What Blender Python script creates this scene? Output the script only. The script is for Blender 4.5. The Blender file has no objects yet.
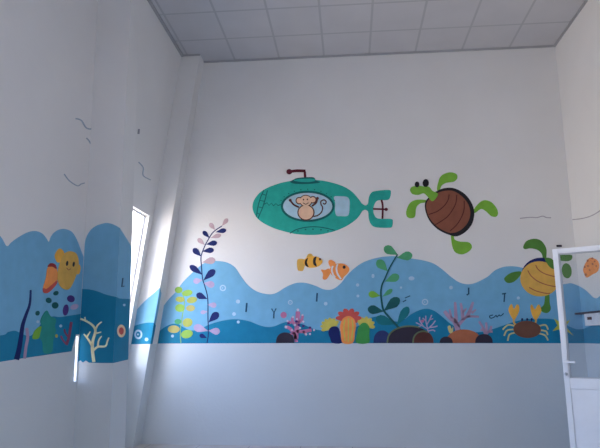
import bpy, bmesh, math, random
from mathutils import Vector, Matrix
from mathutils.geometry import tessellate_polygon
random.seed(7)
scene = bpy.context.scene
COL = scene.collection

# ------------------------------------------------------------------ camera
FPX, PITCH, YAW, ROLL = 564.5277, 0.1961, -0.0865, -0.0037
EYE = 1.2602
D = 6.9429            # distance of the back wall
XR = 2.7015           # right wall
XL = -2.1714          # left wall at ceiling height
ZC = 3.6567 + EYE     # ceiling
ZM = -0.0861 + EYE    # lower edge of the mural
CAM = Vector((0, 0, EYE))
cy, sy = math.cos(YAW), math.sin(YAW)
cp, sp = math.cos(PITCH), math.sin(PITCH)
F = Vector((sy * cp, cy * cp, sp))
R0 = Vector((cy, -sy, 0))
U0 = R0.cross(F)
cr, sr = math.cos(ROLL), math.sin(ROLL)
RV = cr * R0 + sr * U0
UV = -sr * R0 + cr * U0
cam_d = bpy.data.cameras.new('camera')
cam_d.sensor_width = 36
cam_d.sensor_fit = 'HORIZONTAL'
cam_d.lens = FPX / 600 * 36
cam_d.clip_start = 0.05
cam = bpy.data.objects.new('camera', cam_d)
COL.objects.link(cam)
cam.matrix_world = Matrix(((RV.x, UV.x, -F.x, 0), (RV.y, UV.y, -F.y, 0), (RV.z, UV.z, -F.z, EYE), (0, 0, 0, 1)))
scene.camera = cam


def ray(u, v):
    return F + RV * ((u - 300) / FPX) + UV * ((224 - v) / FPX)


def proj(P):
    d = Vector(P) - CAM
    z = d.dot(F)
    return (300 + FPX * d.dot(RV) / z, 224 - FPX * d.dot(UV) / z)


def hit(u, v, p, n):
    r = ray(u, v)
    t = (p - CAM).dot(n) / r.dot(n)
    return CAM + r * t


def at_y(u, v, y):
    r = ray(u, v)
    return CAM + r * (y / r.y)


class Surf:
    """a flat face of the room that carries paint"""
    def __init__(s, p, n):
        s.p = Vector(p)
        s.n = Vector(n).normalized()
        if (CAM - s.p).dot(s.n) < 0:
            s.n = -s.n

    def at(s, u, v, off=0.0):
        return hit(u, v, s.p, s.n) + s.n * off


# ------------------------------------------------------------------ materials
MATS = {}


def lin(c):
    c = c / 255
    return c / 12.92 if c <= 0.04045 else ((c + 0.055) / 1.055) ** 2.4


def new_mat(name):
    m = bpy.data.materials.new(name)
    m.use_nodes = True
    nt = m.node_tree
    return m, nt, nt.nodes['Principled BSDF']


def paint(name, rgb, rough=0.55, var=0.10, scale=9.0):
    """brushed wall paint, with a little mottling; rgb given as 0..1 linear albedo"""
    if name in MATS:
        return MATS[name]
    m, nt, b = new_mat(name)
    tc = nt.nodes.new('ShaderNodeTexCoord')
    no = nt.nodes.new('ShaderNodeTexNoise')
    no.inputs['Scale'].default_value = scale
    no.inputs['Detail'].default_value = 4
    nt.links.new(tc.outputs['Object'], no.inputs['Vector'])
    ra = nt.nodes.new('ShaderNodeValToRGB')
    ra.color_ramp.elements[0].position = 0.3
    ra.color_ramp.elements[1].position = 0.7
    ra.color_ramp.elements[0].color = (*[max(0, c * (1 - var)) for c in rgb], 1)
    ra.color_ramp.elements[1].color = (*[min(1, c * (1 + var)) for c in rgb], 1)
    nt.links.new(no.outputs['Fac'], ra.inputs['Fac'])
    nt.links.new(ra.outputs['Color'], b.inputs['Base Color'])
    b.inputs['Roughness'].default_value = rough
    b.inputs['Specular IOR Level'].default_value = 0.15
    MATS[name] = m
    return m


def srgb(name, r, g, b, k=0.60, **kw):
    """paint whose colour was judged by eye next to white wall of brightness k"""
    return paint(name, tuple(min(0.9, max(0.012, lin(c) / k)) for c in (r, g, b)), **kw)


def plaster(name, rgb, low_rgb, height, bump=0.15):
    """white plaster, turned a darker grey blue below the given height"""
    m, nt, b = new_mat(name)
    tc = nt.nodes.new('ShaderNodeTexCoord')
    no = nt.nodes.new('ShaderNodeTexNoise')
    no.inputs['Scale'].default_value = 1.3
    no.inputs['Detail'].default_value = 5
    nt.links.new(tc.outputs['Object'], no.inputs['Vector'])
    ra = nt.nodes.new('ShaderNodeValToRGB')
    ra.color_ramp.elements[0].color = (*[c * 0.93 for c in rgb], 1)
    ra.color_ramp.elements[1].color = (*[min(1, c * 1.04) for c in rgb], 1)
    nt.links.new(no.outputs['Fac'], ra.inputs['Fac'])
    sx = nt.nodes.new('ShaderNodeSeparateXYZ')
    nt.links.new(tc.outputs['Object'], sx.inputs[0])
    lt = nt.nodes.new('ShaderNodeMath'); lt.operation = 'LESS_THAN'
    nt.links.new(sx.outputs['Z'], lt.inputs[0]); lt.inputs[1].default_value = height
    rd = nt.nodes.new('ShaderNodeValToRGB')  # greyer, bluer tone below the height
    rd.color_ramp.elements[0].color = (*[c * 0.94 for c in low_rgb], 1)
    rd.color_ramp.elements[1].color = (*[min(1, c * 1.05) for c in low_rgb], 1)
    nt.links.new(no.outputs['Fac'], rd.inputs['Fac'])
    mi = nt.nodes.new('ShaderNodeMix'); mi.data_type = 'RGBA'
    nt.links.new(lt.outputs[0], mi.inputs[0])
    nt.links.new(ra.outputs['Color'], mi.inputs[6]); nt.links.new(rd.outputs['Color'], mi.inputs[7])
    nt.links.new(mi.outputs[2], b.inputs['Base Color'])
    n2 = nt.nodes.new('ShaderNodeTexNoise')
    n2.inputs['Scale'].default_value = 30
    n2.inputs['Detail'].default_value = 3
    nt.links.new(tc.outputs['Object'], n2.inputs['Vector'])
    bu = nt.nodes.new('ShaderNodeBump')
    bu.inputs['Strength'].default_value = bump
    bu.inputs['Distance'].default_value = 0.01
    nt.links.new(n2.outputs['Fac'], bu.inputs['Height'])
    nt.links.new(bu.outputs['Normal'], b.inputs['Normal'])
    b.inputs['Roughness'].default_value = 0.6
    b.inputs['Specular IOR Level'].default_value = 0.3
    return m


M_WALL = plaster('wall_plaster', (0.785, 0.785, 0.78), (0.61, 0.665, 0.71), ZM - 0.002)
M_TRIM = paint('trim_paint', (0.62, 0.64, 0.68), var=0.04)
M_GRID = paint('ceiling_grid_metal', (0.40, 0.41, 0.43), var=0.04)
M_DOOR = paint('door_white_enamel', (0.80, 0.83, 0.88), rough=0.35, var=0.02)
M_STEEL = paint('brushed_steel', (0.75, 0.76, 0.78), rough=0.3, var=0.03)


def tile_material(name, rgb, line, step, ox, oy, width):
    m, nt, b = new_mat(name)
    tc = nt.nodes.new('ShaderNodeTexCoord')
    sx = nt.nodes.new('ShaderNodeSeparateXYZ')
    nt.links.new(tc.outputs['Object'], sx.inputs[0])
    facs = []
    for ax, o in (('X', ox), ('Y', oy)):
        a = nt.nodes.new('ShaderNodeMath'); a.operation = 'SUBTRACT'
        nt.links.new(sx.outputs[ax], a.inputs[0]); a.inputs[1].default_value = o - 60 * step
        mo = nt.nodes.new('ShaderNodeMath'); mo.operation = 'PINGPONG'
        nt.links.new(a.outputs[0], mo.inputs[0]); mo.inputs[1].default_value = step / 2
        lt = nt.nodes.new('ShaderNodeMath'); lt.operation = 'LESS_THAN'
        nt.links.new(mo.outputs[0], lt.inputs[0]); lt.inputs[1].default_value = width / 2
        facs.append(lt)
    mx = nt.nodes.new('ShaderNodeMath'); mx.operation = 'MAXIMUM'
    nt.links.new(facs[0].outputs[0], mx.inputs[0]); nt.links.new(facs[1].outputs[0], mx.inputs[1])
    no = nt.nodes.new('ShaderNodeTexNoise'); no.inputs['Scale'].default_value = 3
    nt.links.new(tc.outputs['Object'], no.inputs['Vector'])
    ra = nt.nodes.new('ShaderNodeValToRGB')
    ra.color_ramp.elements[0].color = (*[c * 0.92 for c in rgb], 1)
    ra.color_ramp.elements[1].color = (*[min(1, c * 1.06) for c in rgb], 1)
    nt.links.new(no.outputs['Fac'], ra.inputs['Fac'])
    mi = nt.nodes.new('ShaderNodeMix'); mi.data_type = 'RGBA'
    nt.links.new(mx.outputs[0], mi.inputs[0])
    nt.links.new(ra.outputs['Color'], mi.inputs[6]); mi.inputs[7].default_value = (*line, 1)
    nt.links.new(mi.outputs[2], b.inputs['Base Color'])
    b.inputs['Roughness'].default_value = 0.7
    return m


M_CEIL = tile_material('ceiling_tiles', (0.56, 0.56, 0.58), (0.43, 0.44, 0.46), 0.6, -1.4738, D - 0.5663, 0.026)
M_FLOOR = tile_material('floor_tiles', (0.60, 0.58, 0.56), (0.35, 0.34, 0.33), 0.6, 0.0, D, 0.008)


def glass_material(name, tint, refl):
    m = bpy.data.materials.new(name)
    m.use_nodes = True
    nt = m.node_tree
    nt.nodes.clear()
    o = nt.nodes.new('ShaderNodeOutputMaterial')
    tr = nt.nodes.new('ShaderNodeBsdfTransparent'); tr.inputs[0].default_value = (*tint, 1)
    gl = nt.nodes.new('ShaderNodeBsdfGlossy'); gl.inputs['Roughness'].default_value = 0.02
    fr = nt.nodes.new('ShaderNodeFresnel'); fr.inputs[0].default_value = refl
    mx = nt.nodes.new('ShaderNodeMixShader')
    nt.links.new(fr.outputs[0], mx.inputs[0])
    nt.links.new(tr.outputs[0], mx.inputs[1]); nt.links.new(gl.outputs[0], mx.inputs[2])
    nt.links.new(mx.outputs[0], o.inputs[0])
    return m


M_PANE = glass_material('window_glass', (0.97, 0.98, 0.98), 1.2)
M_DGLASS = glass_material('door_glass', (0.93, 0.95, 0.97), 1.45)


# ------------------------------------------------------------------ object helpers
def link(name, bm, mat, parent=None, smooth=False):
    bmesh.ops.recalc_face_normals(bm, faces=bm.faces)
    me = bpy.data.meshes.new(name)
    bm.to_mesh(me)
    bm.free()
    if smooth:
        for p in me.polygons:
            p.use_smooth = True
    me.materials.append(mat)
    o = bpy.data.objects.new(name, me)
    COL.objects.link(o)
    if parent is not None:
        me.transform(Matrix.Translation(-parent.location)) if parent.type == 'EMPTY' else None
        if parent.type != 'EMPTY':
            me.transform(Matrix.Translation(-parent.parent.location))
        o.parent = parent
    return o


def struct(name, bm, mat, parent=None):
    o = link(name, bm, mat, parent)
    if parent is None:
        o['kind'] = 'structure'
    return o


def thing(name, label, cat, loc, group=None):
    o = bpy.data.objects.new(name, None)
    o.empty_display_size = 0.1
    o.location = loc
    COL.objects.link(o)
    o['label'] = label
    o['category'] = cat
    if group:
        o['group'] = group
    return o


def tag(o, label, cat, group=None):
    o['label'] = label
    o['category'] = cat
    if group:
        o['group'] = group
    return o


def hexa(bm, pts):
    v = [bm.verts.new(p) for p in pts]
    for f in ((0, 1, 2, 3), (4, 5, 6, 7), (0, 1, 5, 4), (1, 2, 6, 5), (2, 3, 7, 6), (3, 0, 4, 7)):
        bm.faces.new([v[i] for i in f])
    return bm


def box(bm, x0, x1, y0, y1, z0, z1):
    return hexa(bm, [(x0, y0, z0), (x1, y0, z0), (x1, y1, z0), (x0, y1, z0), (x0, y0, z1), (x1, y0, z1), (x1, y1, z1), (x0, y1, z1)])


def box_m(x0, x1, y0, y1, z0, z1):
    return box(bmesh.new(), x0, x1, y0, y1, z0, z1)


def slab(fn, aa, bb, holes=()):
    """wall of some thickness with rectangular openings; fn(a, b, side) gives the point"""
    A = sorted(set([aa[0], aa[1]] + [h[0] for h in holes] + [h[1] for h in holes]))
    B = sorted(set([bb[0], bb[1]] + [h[2] for h in holes] + [h[3] for h in holes]))
    bm = bmesh.new()
    cache = {}

    def V(i, j, s):
        k = (i, j, s)
        if k not in cache:
            cache[k] = bm.verts.new(fn(A[i], B[j], s))
        return cache[k]

    def solid(i, j):
        if i < 0 or j < 0 or i >= len(A) - 1 or j >= len(B) - 1:
            return False
        a = (A[i] + A[i + 1]) / 2
        b = (B[j] + B[j + 1]) / 2
        return not any(h[0] < a < h[1] and h[2] < b < h[3] for h in holes)
    for i in range(len(A) - 1):
        for j in range(len(B) - 1):
            if not solid(i, j):
                continue
            for s in (0, 1):
                bm.faces.new([V(i, j, s), V(i + 1, j, s), V(i + 1, j + 1, s), V(i, j + 1, s)])
            for di, dj, p, q in ((-1, 0, (i, j), (i, j + 1)), (1, 0, (i + 1, j), (i + 1, j + 1)), (0, -1, (i, j), (i + 1, j)), (0, 1, (i, j + 1), (i + 1, j + 1))):
                if not solid(i + di, j + dj):
                    bm.faces.new([V(*p, 0), V(*q, 0), V(*q, 1), V(*p, 1)])
    return bm


# ------------------------------------------------------------------ room geometry worked out from the corners
def depth_for(u, v, z):
    r = ray(u, v)
    t = (z - EYE) / r.z
    return (CAM + r * t)


DB = depth_for(200, 54.5, ZC).y                     # front face of the corner pillar
BT = at_y(200, 54.5, DB)                            # its inner front edge, top
BB = at_y(133.2, 444, DB)                           # and bottom
BT2 = at_y(204, 61.5, D)
BB2 = at_y(141, 444.5, D)
LT = at_y(182, 53, DB)                              # left wall meets the corner pillar, top
LB = at_y(141.5, 285, DB)
kL = (LT.x - LB.x) / (LT.z - LB.z)                  # lean of the far left wall


def xleft(z):
    return LT.x + kL * (z - LT.z)


S_BACK = Surf((0, D, 0), (0, -1, 0))
S_RIGHT = Surf((XR, 0, 0), (-1, 0, 0))
S_BF = Surf((0, DB, 0), (0, -1, 0))
S_BS = Surf(BT, (BB - BT).cross(BT2 - BT))
S_LW = Surf(LT, Vector((1, 0, -kL)))

DA = 5.0                                            # front face of the near pillar
A1 = at_y(97, 20, DA)
A2 = at_y(82, 290, DA)
kN = (A1.x - A2.x) / (A1.z - A2.z)


def xnear(z):
    return A2.x + kN * (z - A2.z)


S_NEAR = Surf(A2, Vector((1, 0, -kN)))
AF1 = at_y(131, 0, DA)
AF2 = at_y(109, 448, DA)
rr = ray(127.5, 360)
xa = AF2.x + (AF1.x - AF2.x) * 0.2
DA2 = DA * 1.0 + 0.36
S_AF = Surf((0, DA, 0), (0, -1, 0))
S_AI = Surf(AF1, (AF2 - AF1).cross(Vector((0, 1, 0))))
AK1 = S_AI.at(140, 0)
AK2 = S_AI.at(125, 448)


def lerp_z(P, Q, z):
    return P + (Q - P) * ((z - P.z) / (Q.z - P.z))


YF = -3.6     # wall behind the viewer
ZT = ZC + 0.02

# window between the two pillars
w_far = S_LW.at(147.3, 214.5).y + 0.07
w_top = S_LW.at(147.3, 214.5).z
w_near = DA2 + 0.05
w_bot = 0.95
# narrow slit at the near pillar
sl_a = S_NEAR.at(72.6, 360)
s_top = S_NEAR.at(77, 336).z
s_bot = S_NEAR.at(72.5, 382).z

NW = (1.0, 3.0, 0.9, 3.1)  # unseen window openings, this and the next two, added for more daylight
NW2 = (-3.3, -1.5, 0.9, 3.1)
RW = (-0.6, 2.2, 0.9, 2.5)
WT = 0.07           # thickness of the outer wall at the window
struct('floor', box_m(-3.6, XR + 1.2, YF - 0.2, D + 0.25, -0.12, 0.0), M_FLOOR)
struct('ceiling', box_m(-3.6, XR + 0.25, YF - 0.2, D + 0.25, ZC, ZC + 0.12), M_CEIL)
struct('wall_back', box_m(-3.6, XR + 0.24, D, D + 0.24, 0.0, ZC), M_WALL)
DOOR_Y0, DOOR_Y1, DOOR_H = 4.05, 4.95, 2.12
struct('wall_right', slab(lambda a, b, s: (XR + 0.24 * s, a, b), (YF, D), (0.0, ZC), [(DOOR_Y0, DOOR_Y1, 0.0, DOOR_H), RW]), M_WALL)
struct('wall_front', slab(lambda a, b, s: (a, YF - 0.24 * s, b), (-3.6, XR + 0.24), (0.0, ZC)), M_WALL)
struct('wall_left', slab(lambda a, b, s: (xleft(b) - WT * s, a, b), (DA + 0.06, D), (0.0, ZC), [(w_near, w_far, w_bot, w_top)]), M_WALL)
struct('wall_left_near', slab(lambda a, b, s: (xnear(b) - 0.05 * s, a, b), (YF, DA + 0.02), (0.0, ZC), [NW, NW2, (DA - 0.062, DA - 0.014, s_bot, s_top)]), M_WALL)

# unseen blocker added outside, keeps the sky glow out of the near window
struct('light_blocker', box_m(xnear(0) - 1.6, xnear(0) - 0.06, NW[0] - 0.35, NW[0] - 0.12, 0.0, 4.2), M_WALL)
# pillars
bm = bmesh.new()
zt, zb = ZC, 0.0
f1, f0 = lerp_z(BT, BB, zt), lerp_z(BT, BB, zb)
k1, k0 = lerp_z(BT2, BB2, zt), lerp_z(BT2, BB2, zb)
hexa(bm, [(xleft(zb) - .1, DB, zb), f0, k0, (xleft(zb) - .1, D, zb), (xleft(zt) - .1, DB, zt), f1, k1, (xleft(zt) - .1, D, zt)])
struct('wall_corner_pillar', bm, M_WALL)
bm = bmesh.new()
f1, f0 = lerp_z(AF1, AF2, zt), lerp_z(AF1, AF2, zb)
k1, k0 = lerp_z(AK1, AK2, zt), lerp_z(AK1, AK2, zb)
hexa(bm, [(-3.3, DA, zb), f0, k0, (-3.3, k0.y, zb), (-3.3, DA, zt), f1, k1, (-3.3, k1.y, zt)])
struct('wall_near_pillar', bm, M_WALL)

# ceiling edge trims
struct('trim_1', box_m(lerp_z(BT2, BB2, ZC).x, XR, D - 0.022, D - 0.001, ZC - 0.022, ZC), M_GRID)
struct('trim_2', box_m(XR - 0.022, XR - 0.001, YF, D - 0.022, ZC - 0.022, ZC), M_GRID)
struct('trim_3', hexa(bmesh.new(), [(xleft(ZC - .022), DA2, ZC - .022), (xleft(ZC - .022) + .03, DA2, ZC - .022), (xleft(ZC - .022) + .03, DB, ZC - .022), (xleft(ZC - .022), DB, ZC - .022), (xleft(ZC), DA2, ZC), (xleft(ZC) + .03, DA2, ZC), (xleft(ZC) + .03, DB, ZC), (xleft(ZC), DB, ZC)]), M_GRID)
struct('trim_4', box_m(xleft(ZC), lerp_z(BT, BB, ZC).x + .004, DB - 0.02, DB - 0.001, ZC - 0.018, ZC), M_GRID)


# windows: frame with a pane
def window(name, fn, a0, a1, b0, b1, mullions):
    """fn(a, b, d): a along the wall, b height, d depth into the wall"""
    bm = bmesh.new()
    w = 0.018

    def bar(p0, p1, q0, q1):
        hexa(bm, [fn(p0, q0, .19), fn(p1, q0, .19), fn(p1, q0, .24), fn(p0, q0, .24), fn(p0, q1, .19), fn(p1, q1, .19), fn(p1, q1, .24), fn(p0, q1, .24)])
    bar(a0, a0 + w, b0, b1)
    bar(a1 - w, a1, b0, b1)
    bar(a0 + w, a1 - w, b0, b0 + w)
    bar(a0 + w, a1 - w, b1 - w, b1)
    for k in range(1, mullions + 1):
        c = a0 + (a1 - a0) * k / (mullions + 1)
        bar(c - w / 2, c + w / 2, b0 + w, b1 - w)
    o = struct(name, bm, M_DOOR)
    p = bmesh.new()
    v = [p.verts.new(fn(a, b, d)) for d in (.212, .218) for a, b in ((a0 + .02, b0 + .02), (a1 - .02, b0 + .02), (a1 - .02, b1 - .02), (a0 + .02, b1 - .02))]
    for f in ((0, 1, 2, 3), (4, 5, 6, 7), (0, 1, 5, 4), (1, 2, 6, 5), (2, 3, 7, 6), (3, 0, 4, 7)):
        p.faces.new([v[i] for i in f])
    me = bpy.data.meshes.new('pane')
    p.to_mesh(me); p.free()
    me.materials.append(M_PANE)
    q = bpy.data.objects.new('pane', me)
    COL.objects.link(q)
    q.parent = o
    return o


window('window_1', lambda a, b, d: (xleft(b) - d * WT / .25, a, b), w_near, w_far, w_bot, w_top, 0)
window('window_2', lambda a, b, d: (XR + d, a, b), *RW, 1)  # added window out of view, brightens the near left wall

# corridor behind the doorway in the right wall
struct('wall_corridor', box_m(XR + 1.1, XR + 1.2, DOOR_Y0 - 0.6, DOOR_Y1 + 0.6, 0.0, 2.6), M_WALL)
struct('wall_corridor_end', slab(lambda a, b, s: (a, DOOR_Y0 - 0.6 - 0.1 * s, b), (XR + .24, XR + 1.1), (0.0, 2.6)), M_WALL)
struct('wall_corridor_side', slab(lambda a, b, s: (a, DOOR_Y1 + 0.6 + 0.1 * s, b), (XR + .24, XR + 1.1), (0.0, 2.6)), M_WALL)
struct('ceiling_corridor', box_m(XR + .24, XR + 1.2, DOOR_Y0 - 0.7, DOOR_Y1 + 0.7, 2.6, 2.7), M_WALL)
bm = bmesh.new()
box(bm, XR - .012, XR + .25, DOOR_Y0, DOOR_Y0 + .04, 0, DOOR_H)
box(bm, XR - .012, XR + .25, DOOR_Y1 - .04, DOOR_Y1, 0, DOOR_H)
box(bm, XR - .012, XR + .25, DOOR_Y0 + .04, DOOR_Y1 - .04, DOOR_H - .04, DOOR_H)
struct('trim_5', bm, M_DOOR)

# ------------------------------------------------------------------ paint helpers
def catmull(pts, closed=True, n=6):
    out = []
    N = len(pts)
    rng = range(N) if closed else range(N - 1)
    for i in rng:
        if closed:
            p = [pts[(i + k) % N] for k in (-1, 0, 1, 2)]
        else:
            p = [pts[max(0, min(N - 1, i + k))] for k in (-1, 0, 1, 2)]
        for j in range(n):
            t = j / n
            out.append(tuple(0.5 * (2 * p[1][c] + (p[2][c] - p[0][c]) * t + (2 * p[0][c] - 5 * p[1][c] + 4 * p[2][c] - p[3][c]) * t * t + (3 * p[1][c] - p[0][c] - 3 * p[2][c] + p[3][c]) * t ** 3) for c in (0, 1)))
    if not closed:
        out.append(tuple(pts[-1]))
    return out


def ell(x, y, rx, ry, a=0.0, n=22):
    a = math.radians(a)
    return [(x + rx * math.cos(t) * math.cos(a) - ry * math.sin(t) * math.sin(a), y + rx * math.cos(t) * math.sin(a) + ry * math.sin(t) * math.cos(a)) for t in [2 * math.pi * k / n for k in range(n)]]


def drop(b, t, w):
    """teardrop leaf: narrow at the base b, round at the tip t"""
    dx, dy = t[0] - b[0], t[1] - b[1]
    L = math.hypot(dx, dy)
    ux, uy = dx / L, dy / L
    prof = [(0, 0.0), (.2, .16), (.42, .36), (.64, .5), (.82, .44), (.95, .24), (1.0, 0.0)]
    left = [(b[0] + ux * L * s - uy * w * h, b[1] + uy * L * s + ux * w * h) for s, h in prof]
    right = [(b[0] + ux * L * s + uy * w * h, b[1] + uy * L * s - ux * w * h) for s, h in prof[-2:0:-1]]
    return left + right


def bumpy(x, y, rx, ry, n, amp, a0=0.0, a1=360.0):
    pts = []
    for k in range(n * 6 + 1):
        t = math.radians(a0 + (a1 - a0) * k / (n * 6))
        r = 1 + amp * abs(math.sin(math.pi * k / 6))
        pts.append((x + rx * r * math.cos(t), y + ry * r * math.sin(t)))
    return pts


EMB = 0.0003      # every paint skin starts on the plaster


class Shape:
    """collects painted patches on one wall face; every patch is a thin skin of paint"""
    def __init__(s, surf):
        s.s = surf
        s.bm = bmesh.new()
        s.pts = []

    def poly(s, pts, lay, smooth=False, n=5):
        if smooth:
            pts = catmull(pts, True, n)
        clean = []
        for p in pts:
            if not clean or math.hypot(p[0] - clean[-1][0], p[1] - clean[-1][1]) > 0.02:
                clean.append(p)
        if math.hypot(clean[0][0] - clean[-1][0], clean[0][1] - clean[-1][1]) < 0.02:
            clean.pop()
        off = 0.0012 * lay
        b = s.bm
        top = [b.verts.new(s.s.at(u, v, off)) for u, v in clean]
        bot = [b.verts.new(s.s.at(u, v, EMB)) for u, v in clean]
        N = len(top)
        tri = tessellate_polygon([[Vector((u, v, 0)) for u, v in clean]])
        for ring in (top, bot):
            for t in tri:
                b.faces.new([ring[k] for k in t])
        for i in range(N):
            b.faces.new([top[i], top[(i + 1) % N], bot[(i + 1) % N], bot[i]])
        s.pts += clean
        return s

    def ring(s, outer, inner, lay):
        off = 0.0012 * lay
        b = s.bm
        N = len(outer)
        vs = [[b.verts.new(s.s.at(u, v, o)) for u, v in L] for L, o in ((outer, off), (inner, off), (inner, EMB), (outer, EMB))]
        for i in range(N):
            j = (i + 1) % N
            for a, c in ((0, 1), (1, 2), (2, 3), (3, 0)):
                b.faces.new([vs[a][i], vs[a][j], vs[c][j], vs[c][i]])
        s.pts += outer
        return s

    def stroke(s, pts, w, lay, smooth=True, taper=None):
        if smooth and len(pts) > 2:
            pts = catmull(pts, False, 5)
        N = len(pts)
        L, R = [], []
        for i, p in enumerate(pts):
            a = pts[max(0, i - 1)]
            c = pts[min(N - 1, i + 1)]
            dx, dy = c[0] - a[0], c[1] - a[1]
            d = math.hypot(dx, dy) or 1
            ww = w / 2
            if taper:
                t = i / (N - 1)
                ww *= taper[0] + (taper[1] - taper[0]) * t
            L.append((p[0] - dy / d * ww, p[1] + dx / d * ww))
            R.append((p[0] + dy / d * ww, p[1] - dx / d * ww))
        off = 0.0012 * lay
        b = s.bm
        vs = [[b.verts.new(s.s.at(u, v, o)) for u, v in Q] for Q, o in ((L, off), (R, off), (R, EMB), (L, EMB))]
        for i in range(N - 1):
            for a, c in ((0, 1), (1, 2), (2, 3), (3, 0)):
                b.faces.new([vs[a][i], vs[a][i + 1], vs[c][i + 1], vs[c][i]])
        b.faces.new([vs[k][0] for k in range(4)])
        b.faces.new([vs[k][N - 1] for k in range(4)])
        s.pts += L + R
        return s

    def build(s, name, mat, parent=None):
        return link(name, s.bm, mat, parent)


def motif(name, label, cat, surf, u, v, group=None):
    return thing(name, label, cat, surf.at(u, v, 0.0), group)


# ------------------------------------------------------------------ colours of the mural
C_PALE = paint('pale_blue_paint', (0.185, 0.445, 0.66), var=0.05)
C_DARK = paint('deep_blue_paint', (0.011, 0.21, 0.375), var=0.06)
C_SUB = srgb('sea_green_paint', 34, 136, 124)
C_SUBD = srgb('dark_sea_green_paint', 6, 80, 80)
C_PORT = paint('porthole_paint', (0.42, 0.62, 0.74))
C_BLK = paint('black_paint', (0.02, 0.02, 0.025))
C_MAROON = srgb('maroon_paint', 75, 25, 35)
C_SKIN = paint('peach_paint', (0.80, 0.54, 0.38))
C_BROWN = srgb('brown_paint', 70, 40, 38)
C_SHELL = srgb('shell_brown_paint', 108, 66, 52)
C_SHELLD = srgb('shell_line_paint', 72, 34, 30)
C_LEAF = srgb('grass_green_paint', 96, 142, 50)
C_LEAFD = srgb('bottle_green_paint', 10, 72, 74)
C_MID = srgb('mid_green_paint', 66, 132, 92)
C_TEALG = srgb('teal_green_paint', 6, 92, 100)
C_DGRN = srgb('moss_green_paint', 66, 108, 48)
C_YEL = paint('yellow_paint', (0.74, 0.44, 0.10))
C_LEM = paint('lemon_paint', (0.62, 0.54, 0.11))
C_LIME = paint('lime_paint', (0.30, 0.52, 0.10))
C_PYEL = paint('pale_yellow_paint', (0.60, 0.55, 0.24))
C_ORG = srgb('orange_paint', 222, 122, 66)
C_ORG2 = srgb('amber_paint', 215, 145, 60)
C_RED = paint('coral_red_paint', (0.62, 0.10, 0.085))
C_RDK = srgb('dark_red_paint', 125, 40, 42)
C_NAVY = paint('navy_paint', (0.012, 0.022, 0.13))
C_PINK = paint('pink_paint', (0.52, 0.19, 0.34))
C_LIL = paint('lilac_paint', (0.46, 0.37, 0.56))
C_MAUVE = paint('mauve_paint', (0.50, 0.37, 0.41))
C_PURP = srgb('purple_paint', 62, 42, 100)
C_SALM = paint('salmon_paint', (0.42, 0.30, 0.44))
C_WHITE = paint('white_paint', (0.75, 0.78, 0.82))
C_FOAM = paint('bubble_paint', (0.42, 0.60, 0.76))
C_ROCK = srgb('rock_paint', 42, 38, 50)
C_RUST = srgb('rust_paint', 138, 82, 58)
C_OLIVE = srgb('olive_paint', 78, 92, 68)
C_CRAB = srgb('crab_brown_paint', 92, 62, 50)
C_INK = srgb('ink_blue_paint', 26, 62, 88)
C_SQUIG = paint('faded_blue_line', (0.34, 0.42, 0.50))
C_SPOT = paint('grey_spot', (0.28, 0.29, 0.33))
C_TIP = paint('coral_tip_paint', (0.66, 0.58, 0.70))
C_OLV = paint('yellow_green_paint', (0.42, 0.46, 0.11))
C_STRW = paint('straw_yellow_paint', (0.48, 0.44, 0.16))
C_CRACK = srgb('crack_grey', 135, 132, 138)

L0, L1, L2 = 1, 2, 3      # pale water, deep water, first layer of the figures


def corner_u(v):
    """image column of the right-hand room corner"""
    a, b = proj((XR, D, EYE - .3)), proj((XR, D, EYE + 1))
    return a[0] + (b[0] - a[0]) * (v - a[1]) / (b[1] - a[1])


def back_left_u(v):
    return 204 - 0.16449 * (v - 61.5)


def sea(label, surf, pale, dark, left, right, bottom):
    """two bands of painted water: left/right are edge functions of v, bottom a list of points left to right"""
    t = motif('painted_sea', label, 'mural', surf, (pale[0][0] + pale[-1][0]) / 2, bottom[0][1])
    for nm, crest, mat, lay in (('pale_water', pale, C_PALE, L0), ('deep_water', dark, C_DARK, L1)):
        c = catmull(crest, False, 6)
        Shape(surf).poly(c + list(reversed(bottom)), lay).build(nm, mat, t)
    return t


def line_u(p, q):
    return lambda v: p[0] + (q[0] - p[0]) * (v - p[1]) / (q[1] - p[1])


cu = corner_u
pale_back = [(back_left_u(305.5), 305.5), (169.4, 298.4), (175.6, 292), (183, 282), (190.5, 274.5), (196, 269.5), (203, 263.8), (210, 261.6), (217, 261), (227, 262.5), (235, 267.3), (241, 276), (248, 285), (257, 291.5), (268, 294.2), (276, 293), (286, 287), (296, 283), (306, 283), (316, 286), (324, 289.4), (332, 289.4), (340, 284), (347, 275.5), (354, 268.5), (362, 263), (370, 259.7), (378, 257.6), (387, 256.4), (396, 256.3), (411, 258.5), (424, 260.6), (434, 263.8), (443, 270), (451, 276.8), (459, 282.2), (467, 284.2), (475, 283), (487, 277), (495.5, 270), (506, 266.5), (519, 267), (532, 271.5), (545, 278), (555, 283), (563, 284.3), (571, 283.2), (cu(286), 286)]
dark_back = [(back_left_u(331), 331), (165, 327), (172, 324), (178, 324), (184, 327.5), (192, 330.5), (200, 329), (210, 324.3), (223, 320.6), (235, 319.2), (248, 320.9), (260, 325.4), (268, 327), (275, 326), (284, 322.5), (292, 321.5), (302, 324), (314, 329), (324, 330.5), (340, 331), (356, 327), (366, 320), (376, 316.5), (386, 318), (396, 321.5), (404, 319.5), (410, 315), (418, 310.7), (426, 308.7), (434, 310.7), (442, 316.5), (450, 323.3), (460, 329), (472, 332), (485, 331.5), (496, 328), (512, 322.5), (524, 319.6), (540, 318.6), (554, 319.5), (566, 325), (576, 329), (cu(329), 329)]
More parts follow.
